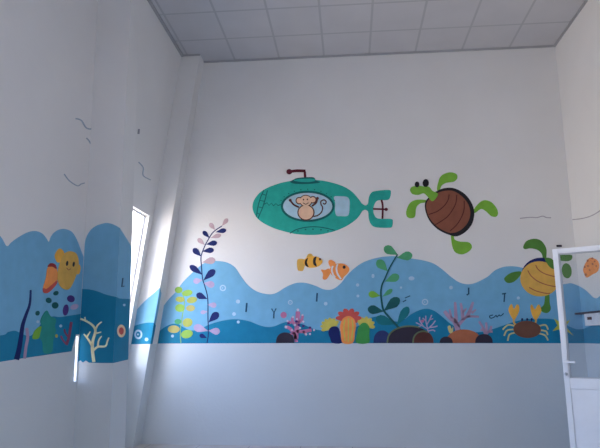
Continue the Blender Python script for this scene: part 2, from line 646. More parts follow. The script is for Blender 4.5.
sea('pale and deep blue painted waves running along the foot of the back wall mural', S_BACK, pale_back, dark_back, None, None, [(back_left_u(343.6), 343.6), (300, 343.2), (cu(343.3), 343.3)])
e_bf = line_u((200, 54.5), (133.2, 444))
sea('painted waves on the sunlit front of the slanted corner pillar beside the window', S_BF,
    [(128, 315.5), (133.5, 313.5), (140, 306), (147, 299), (154, 293), (e_bf(287.5), 287.5)],
    [(128, 328), (134, 326), (141, 323.8), (148, 322.6), (e_bf(322.8), 322.8)], None, None, [(126, 344.3), (e_bf(344), 344)])
sea('narrow strip of painted waves on the shaded side of the slanted corner pillar', S_BS,
    [(e_bf(287.5), 287.5), (162, 296), (back_left_u(305.5), 305.5)], [(e_bf(322.8), 322.8), (back_left_u(331), 331)], None, None, [(e_bf(344), 344), (back_left_u(343.6), 343.6)])
e_a = line_u((131, 0), (109, 448))
e_k = line_u((140, 0), (125, 448))
e_al = line_u((97, 20), (82, 290))
aT = e_a(225)
sea('tall painted wave hump on the front of the near left pillar', S_AF,
    [(e_al(258) + .3, 258), (85.3, 241), (89.5, 231.5), (95, 226.5), (101, 224), (107, 223), (113, 224.3), (aT, 228)],
    [(e_al(289) + .2, 289), (90, 289.5), (98, 291.5), (106, 294.5), (e_a(297), 297)], None, None,
    [(e_al(362) + .2, 362), (80.5, 360.2), (83, 362.4), (86, 360.4), (89, 362.6), (100, 363), (e_a(363), 363)])
sea('painted wave on the inner side of the near left pillar', S_AI,
    [(aT, 228), (123, 233), (126.8, 239), (e_k(247), 247)], [(e_a(297), 297), (120, 298.5), (e_k(299), 299)], None, None, [(e_a(363), 363), (e_k(359.5), 359.5)])
sea('row of painted blue wave humps on the near left wall', S_NEAR,
    [(-40, 226), (-28, 224), (-14, 227), (0, 236), (6.5, 246), (11, 242.5), (17, 238), (26.8, 232.6), (35, 231), (42, 233.4), (46.5, 238.5), (48.8, 241.8), (50.5, 237), (54, 232.5), (59, 229.6), (65, 229), (72, 232), (77, 240), (80.5, 249), (e_al(257) - .3, 257)],
    [(-40, 338), (0, 335.5), (8, 332), (15, 330.8), (22, 334), (30, 336), (37, 329), (44, 320), (52, 316.5), (60, 317), (70, 315.5), (e_al(314) - .3, 314)], None, None,
    [(-40, 367.5), (0, 361.8), (27, 357.6), (71.4, 351.3), (75.6, 334.5), (e_al(334.5) - .3, 334.5)])
rb = proj((XR - .002, 5.4, ZM))
sea('painted waves on the right wall seen through the glass door', S_RIGHT,
    [(cu(286) + .2, 286), (585, 289.5), (589.5, 293.6), (594.6, 298), (599, 297), (604, 290), (612, 283), (624, 278), (rb[0], 276)],
    [(cu(329) + .2, 329), (594, 324.5), (602, 320), (616, 319), (rb[0], 322)], None, None, [(cu(343.3) + .2, 343.3), rb])

# ------------------------------------------------------------------ submarine
t = motif('painted_submarine', 'green painted submarine with periscope and tail fin high on the back wall', 'mural figure', S_BACK, 315, 234)
hull = [(252.5, 207), (255, 198.5), (263.4, 190), (278.5, 183.7), (292, 180.8), (303, 179.6), (315, 180), (326.6, 181.5), (341, 185.5), (351, 191), (358.5, 199), (363, 206), (363, 209.5), (357, 218.5), (347, 225.8), (335.3, 230.9), (322, 234.2), (312, 235), (300, 234.5), (291.9, 233.3), (275, 228.6), (261.7, 222), (255, 215)]
Shape(S_BACK).poly(hull, L2, True).build('hull', C_SUB, t)
fin = [(360, 203), (365, 205.6), (368, 203.5), (368.7, 198), (371, 193), (376, 191), (389, 190), (390.9, 192.4), (390, 197.5), (387.5, 200), (378, 200.4), (374.6, 204), (373.3, 209), (374, 214.5), (378, 218.6), (391, 219), (392.8, 221.6), (392, 226.5), (389, 227.8), (376, 227.4), (371, 224.3), (368.7, 218.5), (368, 211.6), (364.5, 209.8), (360, 212)]
Shape(S_BACK).poly(fin, L2 + 1, True, 3).build('tail_fin', C_SUB, t)
Shape(S_BACK).poly([(290, 182), (293, 180), (297, 178.2), (305, 177.4), (313.6, 177.5), (316, 180.5), (320, 182.5), (310, 184), (296, 184)], L2 + 1, True, 4).build('conning_tower', C_SUBD, t)
Shape(S_BACK).poly([(294, 180.9), (297.5, 179.3), (313, 178.8), (314.5, 181.2), (305, 182.2)], L2 + 2, True, 4).build('tower_face', C_SUB, t)
Shape(S_BACK).stroke([(305.2, 178), (304.8, 172), (303.5, 170.8)], 2.4, L2, False).stroke([(305.5, 171), (297, 170.8), (289.5, 171.6)], 2.8, L2, False).poly(ell(289.3, 171.8, 2.9, 2.7), L2 + 1).build('periscope', C_MAROON, t)
Shape(S_BACK).ring(ell(307.7, 206.4, 26.8, 15.6, n=40), ell(307.7, 206.4, 24.6, 13.4, n=40), L2 + 2).build('porthole_rim', C_SUBD, t)
Shape(S_BACK).poly(ell(307.7, 206.4, 24.8, 13.6, n=40), L2 + 1).build('porthole_glass', C_PORT, t)
Shape(S_BACK).poly([(334, 196.8), (341, 196.4), (347, 197), (349.5, 200.4), (349.6, 207), (349, 213.5), (347, 216.2), (341, 216.2), (336.4, 215.6), (335, 210), (335.2, 203)], L2 + 1, True, 4).build('side_window', C_PORT, t)
Shape(S_BACK).stroke([(381.4, 200), (382.6, 205), (382.6, 213), (382.4, 218.8)], 1.9, L2 + 3).build('propeller', C_MAROON, t)
Shape(S_BACK).stroke([(373, 209), (386, 209.4)], 1.5, L2 + 4).poly(ell(386.2, 209.5, 1.7, 1.5), L2 + 5).build('propeller_shaft', C_MAROON, t)
z = Shape(S_BACK)
RIV = []
z.stroke([(264, 190), (260.5, 198), (258, 207), (256.4, 217)], .9, L2 + 1).stroke([(267.5, 190.5), (265.3, 199), (262.5, 208), (258, 218.5)], .9, L2 + 1)
for (a, b) in (((262, 194), (266.6, 195.5)), ((260, 200.5), (264.8, 201.5)), ((258.6, 207), (262.6, 208)), ((257.2, 213), (260, 214.5))):
    z.stroke([a, b], .7, L2 + 1)
z.stroke([(264, 204.5), (267, 202.8), (269, 205.6), (271.5, 203.2), (273.5, 205.8), (276, 203.6), (278, 205.6), (281, 204.6)], .8, L2 + 1, False)
z.build('nose_seam', C_SUBD, t)
z = Shape(S_BACK)
z.stroke([(290, 233.4), (296, 229.8), (305, 227.5), (314, 226.8), (324, 227.8), (335, 230.4)], .9, L2 + 1)
for u, v in ((298, 231), (305.5, 229.6), (313, 229.3), (321, 229.8), (328, 231)):
    RIV.append(ell(u, v, .8, .7, n=8))
for k in range(11):
    a = math.radians(200 + 14 * k)
    RIV.append(ell(307.7 + 28.3 * math.cos(a), 206.4 + 17 * math.sin(a), .6, .6, n=6))
z.build('belly_seam', C_SUBD, t)
for r in RIV:
    Shape(S_BACK).poly(r, L2 + 2).build('rivet', C_SUBD, t)

t = motif('painted_monkey', 'small painted monkey waving inside the round porthole of the submarine', 'mural figure', S_BACK, 306, 219)
P4 = L2 + 4
Shape(S_BACK).poly(ell(306, 212.6, 8.6, 8.0), P4).poly(ell(305.8, 201, 6.6, 6.0), P4).poly(ell(299.2, 200.8, 3.6, 3.7), P4).poly(ell(313, 199.9, 3.6, 3.7), P4).build('outline', C_BROWN, t)
Shape(S_BACK).poly(ell(306, 212.6, 7.5, 7.0), P4 + 1).build('body', C_SKIN, t)
Shape(S_BACK).poly(ell(305.8, 201, 5.7, 5.2), P4 + 2).build('face', C_SKIN, t)
for nm, u, v in (('ear', 299.2, 200.8), ('ear', 313, 199.9)):
    Shape(S_BACK).poly(ell(u, v, 2.6, 2.7), P4 + 1).build(nm, C_SKIN, t)
Shape(S_BACK).stroke([(299, 207.4), (293.8, 204.8), (290.5, 200.8)], 1.7, P4).poly(ell(290.3, 200.4, 1.4, 1.4), P4 + 1).build('arm', C_BROWN, t)
Shape(S_BACK).stroke([(312, 206.2), (316, 203), (317.4, 198.8)], 1.7, P4).poly(ell(317.5, 198.4, 1.4, 1.4), P4 + 1).build('arm', C_BROWN, t)
Shape(S_BACK).stroke([(313.5, 216.6), (318, 215.4), (321.6, 212), (322.6, 207.6), (321, 204.4), (321, 201.4), (324, 200), (326.2, 201.8), (325, 204.2), (323, 203.4)], 1.2, P4).build('tail', C_BROWN, t)
Shape(S_BACK).poly(ell(303.6, 199.8, .7, .9, n=8), P4 + 3).build('eye', C_BROWN, t)
Shape(S_BACK).poly(ell(307.4, 199.6, .7, .9, n=8), P4 + 3).build('eye', C_BROWN, t)
Shape(S_BACK).stroke([(303, 203), (305.8, 204.4), (308.6, 202.8)], .7, P4 + 3).build('mouth', C_BROWN, t)

# ------------------------------------------------------------------ turtles
t = motif('painted_turtle', 'green painted turtle with brown striped shell swimming right of the submarine', 'mural figure', S_BACK, 450, 254)
Shape(S_BACK).poly([(425, 203), (429, 197), (436, 191.6), (444, 188.3), (454, 188.3), (464, 193.5), (471, 202), (474.2, 212), (472.4, 223), (466, 231.5), (457, 236.3), (448, 234.5), (438, 229.5), (430, 221.5), (425.7, 212)], L2 + 1, True).build('shell_rim', C_BLK, t)
Shape(S_BACK).poly([(426.4, 203.6), (430, 198.4), (437, 193.2), (446, 190.8), (454, 191.4), (462.5, 197), (468.4, 205), (470.2, 214), (467.4, 223), (461, 229.8), (454, 232.8), (447.6, 232.4), (438.6, 227.8), (431, 220.4), (427, 212)], L2 + 2, True).build('shell', C_SHELL, t)
for p in ([(449, 194.5), (448, 200), (444, 206), (437, 211.5), (428.5, 214.6)], [(456.6, 195), (456, 202), (453, 209), (446.5, 217.5), (435, 225)], [(464, 201), (464, 209), (461.5, 217), (456.5, 225), (450, 231)]):
    Shape(S_BACK).stroke(p, 1.0, L2 + 3).build('shell_stripe', C_SHELLD, t)
Shape(S_BACK).poly([(410, 190), (412, 187), (418, 185.8), (424, 186.6), (429, 187), (432.5, 191), (438, 194.4), (432.4, 201.4), (427, 196), (423.5, 193.4), (418, 195), (412.4, 194)], L2 + 3, True).build('head', C_LEAF, t)
Shape(S_BACK).poly(ell(417, 184.6, 2.3, 2.9), L2 + 4).build('eye', C_BLK, t)
Shape(S_BACK).poly(ell(425.7, 183.2, 3.1, 4.0), L2 + 4).build('eye', C_BLK, t)
FL = [[(437, 190), (438, 183), (441, 176), (449, 172.4), (456, 173.8), (457.3, 178), (454, 181.6), (446, 183), (441.5, 186), (439.5, 191)],
      [(427, 200.3), (417, 199.8), (410, 203), (406.3, 211), (407, 216.6), (411, 218.3), (415, 216.4), (416.2, 208), (420, 203.6), (426, 202.4)],
      [(473, 211), (478, 204), (484, 200.3), (491, 202), (496.4, 208), (498, 213.3), (496, 216.8), (491, 216), (486, 211.4), (481, 209), (475, 213)],
      [(451, 235), (452, 245), (455, 252), (462, 254.4), (469, 251.4), (471.9, 247), (469, 242.5), (460, 241.6), (454.6, 239.5), (453.6, 235)]]
for p in FL:
    Shape(S_BACK).poly(p, L2, True).build('flipper', C_LEAF, t)

t = motif('painted_turtle', 'painted turtle with round yellow shell partly behind the open glass door', 'mural figure', S_BACK, 540, 297)
Shape(S_BACK).poly(ell(541.5, 276, 20.2, 18.2, 10, 32), L2 + 1).build('shell_rim', C_NAVY, t)
Shape(S_BACK).poly(ell(539.6, 278.9, 19.4, 17.6, 8, 32), L2 + 2).build('shell', C_YEL, t)
for p in ([(535.5, 265), (538, 269.5), (545, 274), (557, 277.3)], [(527.6, 270.5), (531, 276), (538, 281.5), (547, 285), (556, 286.8)], [(529, 287.5), (536, 291), (546, 293.4), (550, 293.2)]):
    Shape(S_BACK).stroke(p, 1.0, L2 + 3).build('shell_stripe', C_RUST, t)
FL = [[(543, 262), (542, 254.5), (537.5, 250), (530.5, 248.4), (525, 249.2), (523.2, 246.7), (526.6, 241), (534.4, 238.8), (541.4, 241), (546, 248), (546.4, 255), (545.4, 262)],
      [(521, 271.6), (512.5, 272.3), (506, 276), (504.2, 279.6), (507.8, 283), (514, 281.7), (519.8, 276)],
      [(545.5, 294), (544, 304), (540.6, 308.5), (542.8, 312.2), (547.5, 312.9), (550.7, 309), (549.6, 302.5), (549, 294)],
      [(559, 255.4), (566, 254.8), (571.9, 255.4), (571.4, 259.6), (566.7, 261.2), (559, 260)],
      ell(566.7, 270.8, 4.9, 7.6, -8)]
for p in FL:
    Shape(S_BACK).poly(p, L2, len(p) < 20).build('flipper', C_DGRN, t)
Shape(S_BACK).poly([(544.5, 258.4), (551, 258.6), (554.5, 263), (555, 269), (549.5, 267)], L2 + 4, True).build('neck', C_DGRN, t)

# ------------------------------------------------------------------ two small fish
t = motif('painted_fish', 'small yellow painted fish with two black bands left of the orange fish', 'mural figure', S_BACK, 310, 268)
Shape(S_BACK).poly([(303, 262.5), (307, 257.5), (314, 256.3), (320, 258), (322.6, 261.5), (319.6, 265.6), (314, 267.6), (307.5, 267.3)], L2 + 1, True).build('body', C_ORG2, t)
Shape(S_BACK).poly([(297.2, 260.4), (301, 258.8), (305, 260), (305, 265), (303, 270.6), (300, 270.9), (297.6, 269.6)], L2, True).build('tail', C_YEL, t)
Shape(S_BACK).poly([(306.6, 259), (308, 254.4), (311.6, 254), (313, 258)], L2, True).build('dorsal_fin', C_YEL, t)
Shape(S_BACK).poly([(308, 258), (305.2, 260.5), (305.2, 265), (308.6, 267), (307, 262.5)], L2 + 2, True).build('band', C_BLK, t)
Shape(S_BACK).poly([(316.6, 256.6), (313.4, 258.6), (313.3, 264), (316.8, 266.6), (315.6, 261.5)], L2 + 2, True).build('band', C_BLK, t)
Shape(S_BACK).poly(ell(320, 259.3, 1.1, 1.3, n=10), L2 + 2).build('eye', C_BROWN, t)

t = motif('painted_fish', 'orange painted fish with two white bands below the submarine', 'mural figure', S_BACK, 338, 279)
Shape(S_BACK).poly([(329.5, 270.5), (332, 265.6), (337.8, 263.6), (344.8, 264.2), (349.2, 268.3), (348.2, 272.4), (344.2, 276.5), (341.3, 280.2), (336.7, 278.8), (332, 275.3)], L2 + 1, True).build('body', C_ORG, t)
Shape(S_BACK).poly([(321, 269.6), (325, 270), (328.6, 268.6), (330.6, 272), (329, 275.8), (326, 279.5), (322.7, 278.8), (323, 274)], L2, True).build('tail', C_ORG, t)
Shape(S_BACK).poly([(328.4, 263), (329, 260.4), (332, 260.2), (335.5, 263), (334, 266), (330.6, 267)], L2, True).build('dorsal_fin', C_ORG, t)
Shape(S_BACK).stroke([(332.8, 266), (331.8, 270), (333, 274.4), (335.2, 277.6)], 1.7, L2 + 2).build('band', C_WHITE, t)
Shape(S_BACK).stroke([(337.6, 264.2), (336.4, 268.5), (337.6, 274), (341, 279)], 1.7, L2 + 2).build('band', C_WHITE, t)
Shape(S_BACK).poly(ell(344.2, 267.2, 1.6, 1.7, n=12), L2 + 2).build('eye', C_BLK, t)

# ------------------------------------------------------------------ seaweed
t = motif('painted_seaweed', 'tall painted seaweed with navy and mauve leaves beside the corner pillar', 'mural plant', S_BACK, 207, 343)
Shape(S_BACK).stroke([(207, 343), (208.4, 334), (208, 318), (207.7, 298), (204.5, 285), (202.5, 278), (201.5, 266), (201, 257), (204, 248), (208, 240), (213.4, 232), (222, 226)], .9, L2).build('stem', C_NAVY, t)
for b, e, w in (((209.5, 238), (203, 231.2), 4.6), ((215.6, 232.2), (226.4, 230), 4.8), ((206, 244.4), (217.2, 242.6), 5.4), ((201.3, 256.5), (193.2, 248.6), 6), ((202.3, 251.4), (214, 249.8), 5.6), ((202.8, 275), (189.8, 265.6), 6.2), ((203.3, 280.5), (215, 269.8), 7), ((207.5, 299), (196.4, 294.2), 6.6), ((208.6, 322.5), (218.4, 312.6), 7.6), ((207, 338), (199.6, 334.8), 4.6)):
    Shape(S_BACK).poly(drop(b, e, w), L2 + 1).build('leaf', C_NAVY, t)
for b, e, w in (((222, 226), (227.8, 218.6), 4.4), ((215, 230), (209.8, 223.2), 4.6), ((210.3, 238), (221.2, 234.8), 4.6), ((204.8, 245), (197.8, 238.6), 4.8), ((202.3, 262.4), (215.4, 259.8), 7), ((202.6, 280), (193.4, 281.6), 6), ((203.6, 283), (214.5, 285.2), 7), ((207.4, 304.6), (216.6, 305.4), 5.6), ((207.8, 311.6), (200.6, 312.6), 4), ((208.2, 331), (193.6, 326.6), 8), ((208.4, 330.6), (220, 331.6), 7)):
    Shape(S_BACK).poly(drop(b, e, w), L2).build('leaf', C_MAUVE if e[1] < 260 else C_LIL, t)

t = motif('painted_seaweed', 'short lime and yellow leaved painted seaweed next to the corner pillar', 'mural plant', S_BACK, 181, 343)
Shape(S_BACK).stroke([(181, 343), (180.4, 331), (182.4, 316), (184.5, 302), (181.5, 291)], .7, L2).build('stem', C_LIME, t)
for u, v, rx, ry, m in ((178.7, 290, 3.8, 3.2, C_LIME), (187.4, 293, 5.2, 3.1, C_LIME), (180.2, 299.4, 4.6, 2.8, C_OLV), (192, 300, 5.2, 3.2, C_OLV), (180, 308, 4.8, 4, C_LIME), (190.6, 308.2, 4.4, 3.2, C_STRW), (187.6, 322.6, 5, 4.4, C_OLV), (173.8, 329.2, 6, 3.8, C_STRW), (187, 334, 6, 4.2, C_LIME), (178, 321.6, 3.4, 2.6, C_MID)):
    Shape(S_BACK).poly(ell(u, v, rx, ry, random.uniform(-15, 15)), L2 + 1).build('leaf', m, t)

t = motif('painted_seaweed', 'tall curved green painted kelp rising from the dark rock', 'mural plant', S_BACK, 400, 329)
Shape(S_BACK).stroke([(401, 330), (392, 320.5), (384, 311), (382, 304), (380.8, 293), (382, 285), (384.8, 278.8), (390, 267), (397.4, 254.6)], 1.7, L2 + 2, True, (1.3, .7)).build('stem', C_LEAFD, t)
for b, e, w, m in (((398, 255), (384, 247.2), 9, C_MID), ((396.6, 257.8), (412.4, 255), 9, C_MID), ((388, 271.5), (377, 260.4), 9, C_MID), ((384.8, 281.6), (399.2, 275.8), 8.4, C_MID), ((380.6, 296), (368.4, 293.6), 7, C_LEAF), ((382, 297), (392.4, 289.4), 4.6, C_MID), ((383.6, 311), (399.4, 298.2), 10, C_LEAFD), ((384, 311.5), (367.6, 308.8), 9, C_LEAFD), ((396.4, 326), (408.4, 306.8), 8.6, C_TEALG), ((396, 324.5), (375.6, 318), 10, C_TEALG)):
    Shape(S_BACK).poly(drop(b, e, w), L2 + 1).build('leaf', m, t)

# ------------------------------------------------------------------ rocks along the bottom
def dome(u0, u1, top, base=343.0):
    n = 14
    c, r = (u0 + u1) / 2, (u1 - u0) / 2
    return [(c - r * math.cos(math.pi * k / n), base - (base - top) * math.sin(math.pi * k / n) ** .8) for k in range(n + 1)]


def rock(label, u0, u1, top, mat, lay, rim=None, base=342.9):
    o = Shape(S_BACK).poly(dome(u0, u1, top, base), lay).build('painted_rock', mat)
    tag(o, label, 'mural rock', 'painted rocks along the mural foot')
    if rim:
        d = dome(u0, u1, top, base)
        z = Shape(S_BACK)
        z.stroke(d[:10], 1.5, lay + 1)
        r = z.build('rim', rim)
        r.parent = o
    return o


rock('dark plum painted rock in front of the pink coral', 276, 294.2, 332.3, C_ROCK, L2 + 4)
rock('navy painted rock left of the big dark rock with kelp', 373.4, 391, 330.4, paint('slate_navy_paint', (0.03, 0.045, 0.15)), L2)
rock('big dark painted rock with an olive rim at the foot of the kelp', 387.3, 432, 326.2, C_ROCK, L2 + 3, C_OLIVE)
rock('brown painted rock overlapping the right half of the big dark rock', 413, 433.4, 331.2, C_BROWN, L2 + 5, C_OLIVE)
rock('small black painted rock between big dark rock and orange rock', 439.6, 452.6, 336.6, C_ROCK, L2 + 4)
rock('wide orange brown painted rock below the salmon coral', 446.5, 481, 329.4, C_RUST, L2 + 3)
rock('small dark painted rock at the right end of the orange rock', 475, 492.6, 334, C_ROCK, L2 + 4)

# ------------------------------------------------------------------ corals and anemones
t = motif('painted_coral', 'pink branching painted coral with pale tips above the plum rock', 'mural plant', S_BACK, 296, 342)
z = Shape(S_BACK)
for p, w in (([(296.4, 342), (294.6, 335), (290.6, 329), (286.6, 327)], 3.2), ([(296, 339), (296.6, 331), (297.4, 322), (298, 311.5)], 4.4), ([(296.4, 331), (302, 331.5), (311.5, 330)], 3.2), ([(296.6, 326), (292.6, 321.5), (292.6, 317.4)], 3), ([(297.4, 324), (301.6, 320), (302.6, 315.6)], 2.6), ([(303, 331), (306, 334)], 2.2), ([(294.5, 333), (290, 334)], 2), ([(291.5, 323), (288, 321.5)], 2.4)):
    z.stroke(p, w, L2)
z.build('branches', C_PINK, t)
for u, v, r in ((314, 330, 1.1), (310, 334, 1.1), (306, 334.4, 1.2), (286, 327, 1.4), (293, 317, 1.2), (298, 309.8, 1.3), (303.4, 321.6, 1.1), (302.6, 315, 1), (295, 325, 1.3), (300, 328, 1.1), (287.6, 321, 1), (297, 319, .9), (292, 330, 1)):
    Shape(S_BACK).poly(ell(u, v, r, r, n=10), L2 + 1).build('tip', C_TIP, t)
for u, v in ((288.4, 323.4), (303.4, 326), (296.4, 321.5), (310, 327.6), (299, 325)):
    Shape(S_BACK).poly(ell(u, v, 1.4, 1.2, n=10), L2 + 2).build('spot', C_PURP, t)
o = Shape(S_BACK).poly(ell(283.6, 315, 3.1, 3.2), L2).build('painted_ball', C_PINK)
tag(o, 'plain pink painted ball left of the pink coral', 'mural figure')

t = motif('painted_anemone', 'blue painted anemone with a yellow frilled top, leftmost of three', 'mural plant', S_BACK, 335, 343, 'painted anemones')
Shape(S_BACK).poly([(328.4, 333), (329.8, 328.2), (334, 326.3), (338.6, 328), (340, 335), (341.6, 342.9), (332.4, 342.9), (330, 338)], L2 + 2, True).build('tube', C_NAVY, t)
Shape(S_BACK).poly(bumpy(330.6, 326.6, 8.2, 7.2, 7, .26, 140, 335) + [(337, 326), (333, 326.5), (328.6, 330)], L2 + 1).build('frill', C_LEM, t)
t = motif('painted_anemone', 'orange painted anemone with a red crown, middle of three', 'mural plant', S_BACK, 348, 343, 'painted anemones')
Shape(S_BACK).poly([(340, 326), (342.6, 319), (348.6, 316), (354, 319), (356, 325.5), (355, 332), (352.8, 342.8), (342.6, 342.8), (340.8, 333)], L2 + 4, True).build('tube', C_ORG, t)
for p in ([(344.8, 319.5), (343.8, 328), (345.2, 341)], [(348.4, 318), (348.4, 330), (348.2, 342)], [(352, 319.5), (352.8, 328), (351.2, 341)]):
    Shape(S_BACK).stroke(p, 1.3, L2 + 5).build('stripe', C_LEM, t)
Shape(S_BACK).poly(bumpy(348.6, 318.4, 9.6, 7.6, 6, .36, 165, 375) + [(357, 323), (340.6, 321)], L2 + 3).build('crown', C_RED, t)
t = motif('painted_anemone', 'green painted anemone with a yellow frilled top, rightmost of three', 'mural plant', S_BACK, 363, 343, 'painted anemones')
Shape(S_BACK).poly([(356.4, 342.8), (357, 334), (358.4, 327.6), (362, 323.2), (366.4, 323.2), (369.6, 327.8), (369.2, 335), (368.8, 342.8)], L2 + 2, True, 4).build('tube', srgb('stem_green_paint', 52, 122, 62), t)
Shape(S_BACK).poly(bumpy(365.4, 325.6, 7.6, 7.2, 6, .28, 200, 385) + [(369.6, 328), (366.4, 323.4), (362, 323.4), (359, 325.6)], L2 + 1).build('frill', C_LEM, t)

t = motif('painted_coral', 'small white and lilac twig coral on the deep blue hump right of the kelp', 'mural plant', S_BACK, 428, 334)
z = Shape(S_BACK)
for p in ([(428.4, 334.5), (427.4, 328), (426, 322), (425.7, 315.8)], [(427.4, 329), (421.6, 325.4), (416, 322.6)], [(424, 327), (420, 321), (419.6, 317)], [(426.6, 325), (429.4, 320), (431.7, 315)], [(427.6, 329), (432, 325), (435.4, 320.6)], [(430, 327.4), (434, 327), (437.4, 326)], [(421.6, 325.4), (417, 327.4)], [(428, 331), (433, 330), (435, 331.4)], [(429.4, 320), (433, 318.6)], [(426, 321), (422.6, 318)]):
    z.stroke(p, 1.1, L2)
z.build('branches', C_LIL, t)
Shape(S_BACK).poly(ell(422.4, 321.2, 1.7, 1.5, n=10), L2 + 1).build('bud', C_PINK, t)

t = motif('painted_coral', 'tall faint salmon painted coral rising behind the orange rock', 'mural plant', S_BACK, 458, 328)
z = Shape(S_BACK)
for p, w in (([(458, 330), (455, 322), (449, 317), (444.4, 311)], 4.2), ([(456, 323), (455.6, 312), (455, 302)], 3), ([(451, 318), (449.6, 309)], 2.2), ([(457.6, 326), (463, 320), (468, 316.6), (479, 316.8)], 2.6), ([(463, 320), (462, 311), (460.6, 303)], 2.8), ([(467, 317), (470.6, 309), (473, 302)], 3), ([(471.5, 313), (476, 309.6)], 2), ([(462.4, 313), (466.4, 308.4)], 1.8)):
    z.stroke(p, w * 1.25, L2, True, (1.1, .6))
z.build('branches', C_SALM, t)
t = motif('painted_coral', 'small salmon painted coral tuft behind the small dark rock', 'mural plant', S_BACK, 486, 336)
z = Shape(S_BACK)
for p in ([(485.6, 336), (483, 328), (479, 321.4)], [(485.6, 334), (486.4, 328), (486, 322.4)], [(486, 334), (490, 330), (491.4, 326)], [(484, 330), (480.4, 329.6)], [(488, 331.6), (492.4, 331.6)]):
    z.stroke(p, 2.2, L2 + 2)
z.build('branches', C_SALM, t)
o = Shape(S_BACK).poly([(447.6, 327), (450, 325.6), (451.6, 329), (453, 326.6), (452.6, 332), (449.6, 333)], L2 + 4, True, 4).build('painted_shell', C_PYEL)
tag(o, 'tiny pale yellow painted shell on the left edge of the orange rock', 'mural figure')

# ------------------------------------------------------------------ crab and starfish
t = motif('painted_crab', 'brown painted crab with two raised orange claws below the yellow turtle', 'mural figure', S_BACK, 527, 338)
Shape(S_BACK).poly(ell(527, 329.4, 13.8, 8.6, 2, 28), L2 + 2).build('body', C_CRAB, t)
for p in ([(508.4, 310), (510.2, 305), (512, 304.4), (513.8, 309), (516.6, 304.6), (518.8, 305.6), (519.2, 310.5), (516.6, 316.4), (514, 320), (511, 316.5)], [(530.4, 309), (530.6, 305.4), (532.2, 305), (534.8, 309.4), (537.6, 305), (539.6, 305.2), (541.3, 311), (538.4, 316.8), (535.6, 320), (532.6, 316.5)]):
    Shape(S_BACK).poly(p, L2 + 1, True, 4).build('claw', C_ORG2, t)
for p in ([(513.6, 319), (514, 323), (517, 325.4)], [(536, 319), (535.6, 322), (534, 324.6)]):
    Shape(S_BACK).stroke(p, 1.7, L2 + 1).build('arm', C_YEL, t)
for p in ([(515, 326), (508, 325), (502.6, 329.6)], [(514.4, 329.4), (507, 330.4), (504, 335.8)], [(515, 332.6), (509.4, 334.6), (507.6, 340.8)], [(539, 326), (545.4, 325), (548, 329.6)], [(540, 330), (546, 331.4), (547.6, 335)], [(539, 333.4), (545, 335.4), (548, 340.4)]):
    Shape(S_BACK).stroke(p, 1.5, L2 + 1).build('leg', C_PYEL, t)
for u in (521.5, 526.5, 531):
    Shape(S_BACK).stroke([(u, 322.4), (u + .6, 319.6)], 1.1, L2 + 1, False).poly(ell(u + .6, 319.2, 1.1, 1.1, n=10), L2 + 2).build('eye', C_NAVY, t)


def star(u, v, tips, rin):
    pts = []
    n = len(tips)
    for i, (a, b) in enumerate(tips):
        pts.append((a, b))
        c = tips[(i + 1) % n]
        m = ((a + c[0]) / 2 - u, (b + c[1]) / 2 - v)
        d = math.hypot(*m)
        pts.append((u + m[0] / d * rin, v + m[1] / d * rin))
    return pts


o = Shape(S_BACK).poly(star(561.5, 326, [(554, 318.6), (563, 316.6), (570, 320), (573.4, 335.6), (561, 333), (552.4, 331.2)], 4.2), L2 + 1).build('painted_starfish', srgb('starfish_paint', 150, 150, 60))
tag(o, 'yellow painted starfish half hidden by the white door stile', 'mural figure')

# ------------------------------------------------------------------ bubbles and loose marks
def bubble(label, surf, u, v, r, ring=False, ry=None):
    s = Shape(surf)
    ry = ry or r
    if ring:
        s.ring(ell(u, v, r, ry, n=18), ell(u, v, r * .6, ry * .6, n=18), L2)
        s.poly(ell(u - r * .1, v, r * .22, ry * .22, n=8), L2)
    else:
        s.poly(ell(u, v, r, ry, n=12), L2)
    o = s.build('painted_bubble', C_FOAM)
    tag(o, label, 'mural bubble', 'painted bubbles in the sea mural')
    return o


bubble('painted bubble ring on the pale wave right of the navy seaweed', S_BACK, 222.9, 288, 3.2, True)
bubble('upper of three painted bubble dots left of the short ink bar', S_BACK, 238, 301.5, 2.1)
bubble('middle of three painted bubble dots left of the short ink bar', S_BACK, 234.1, 314, 1.9)
bubble('lowest of three painted bubble dots, on the deep wave crest', S_BACK, 238.3, 322, 1.5)
bubble('painted bubble ring above the pink coral', S_BACK, 290.3, 302.4, 2.4, True)
bubble('painted bubble dot right of the ink bar above the anemones', S_BACK, 325.7, 303.7, 1.9)
bubble('painted bubble dot just right below the orange fish', S_BACK, 357.6, 285, 1.7)
bubble('painted bubble dot straight above the red crowned anemone', S_BACK, 357.9, 296, 1.5)
bubble('painted bubble dot left of the upper kelp stem', S_BACK, 373, 276, 1.6, ry=2.1)
bubble('oval painted bubble right of the upper kelp leaves', S_BACK, 411.5, 278.4, 3, ry=2.1)
bubble('tiny painted bubble dot right of the kelp stem', S_BACK, 401, 287.6, 1.2)
bubble('painted bubble ring above the white twig coral', S_BACK, 425, 302, 3.3, True)
bubble('painted bubble dot high above the salmon coral', S_BACK, 451, 287.6, 1.9)
bubble('painted bubble dot just above the crab', S_BACK, 518.3, 298, 1.6)
bubble('large painted bubble ring on the corner pillar front', S_BF, 138.4, 334.4, 4.0, True, 4.8)
bubble('small painted bubble dot beside the ring on the corner pillar', S_BF, 146.6, 339.4, 1.8)
bubble('painted bubble dot above the orange ring on the near pillar', S_AI, 124, 305, 1.3)
bubble('painted bubble dot left of the green bush on the near left wall', S_NEAR, 37.6, 321.8, 1.5)
bubble('painted bubble dot right of the green bush on the near left wall', S_NEAR, 60.4, 326, 1.5)
bubble('painted bubble dot on the mural bottom strip beside the lime seaweed', S_BACK, 172.6, 336, 1.5)


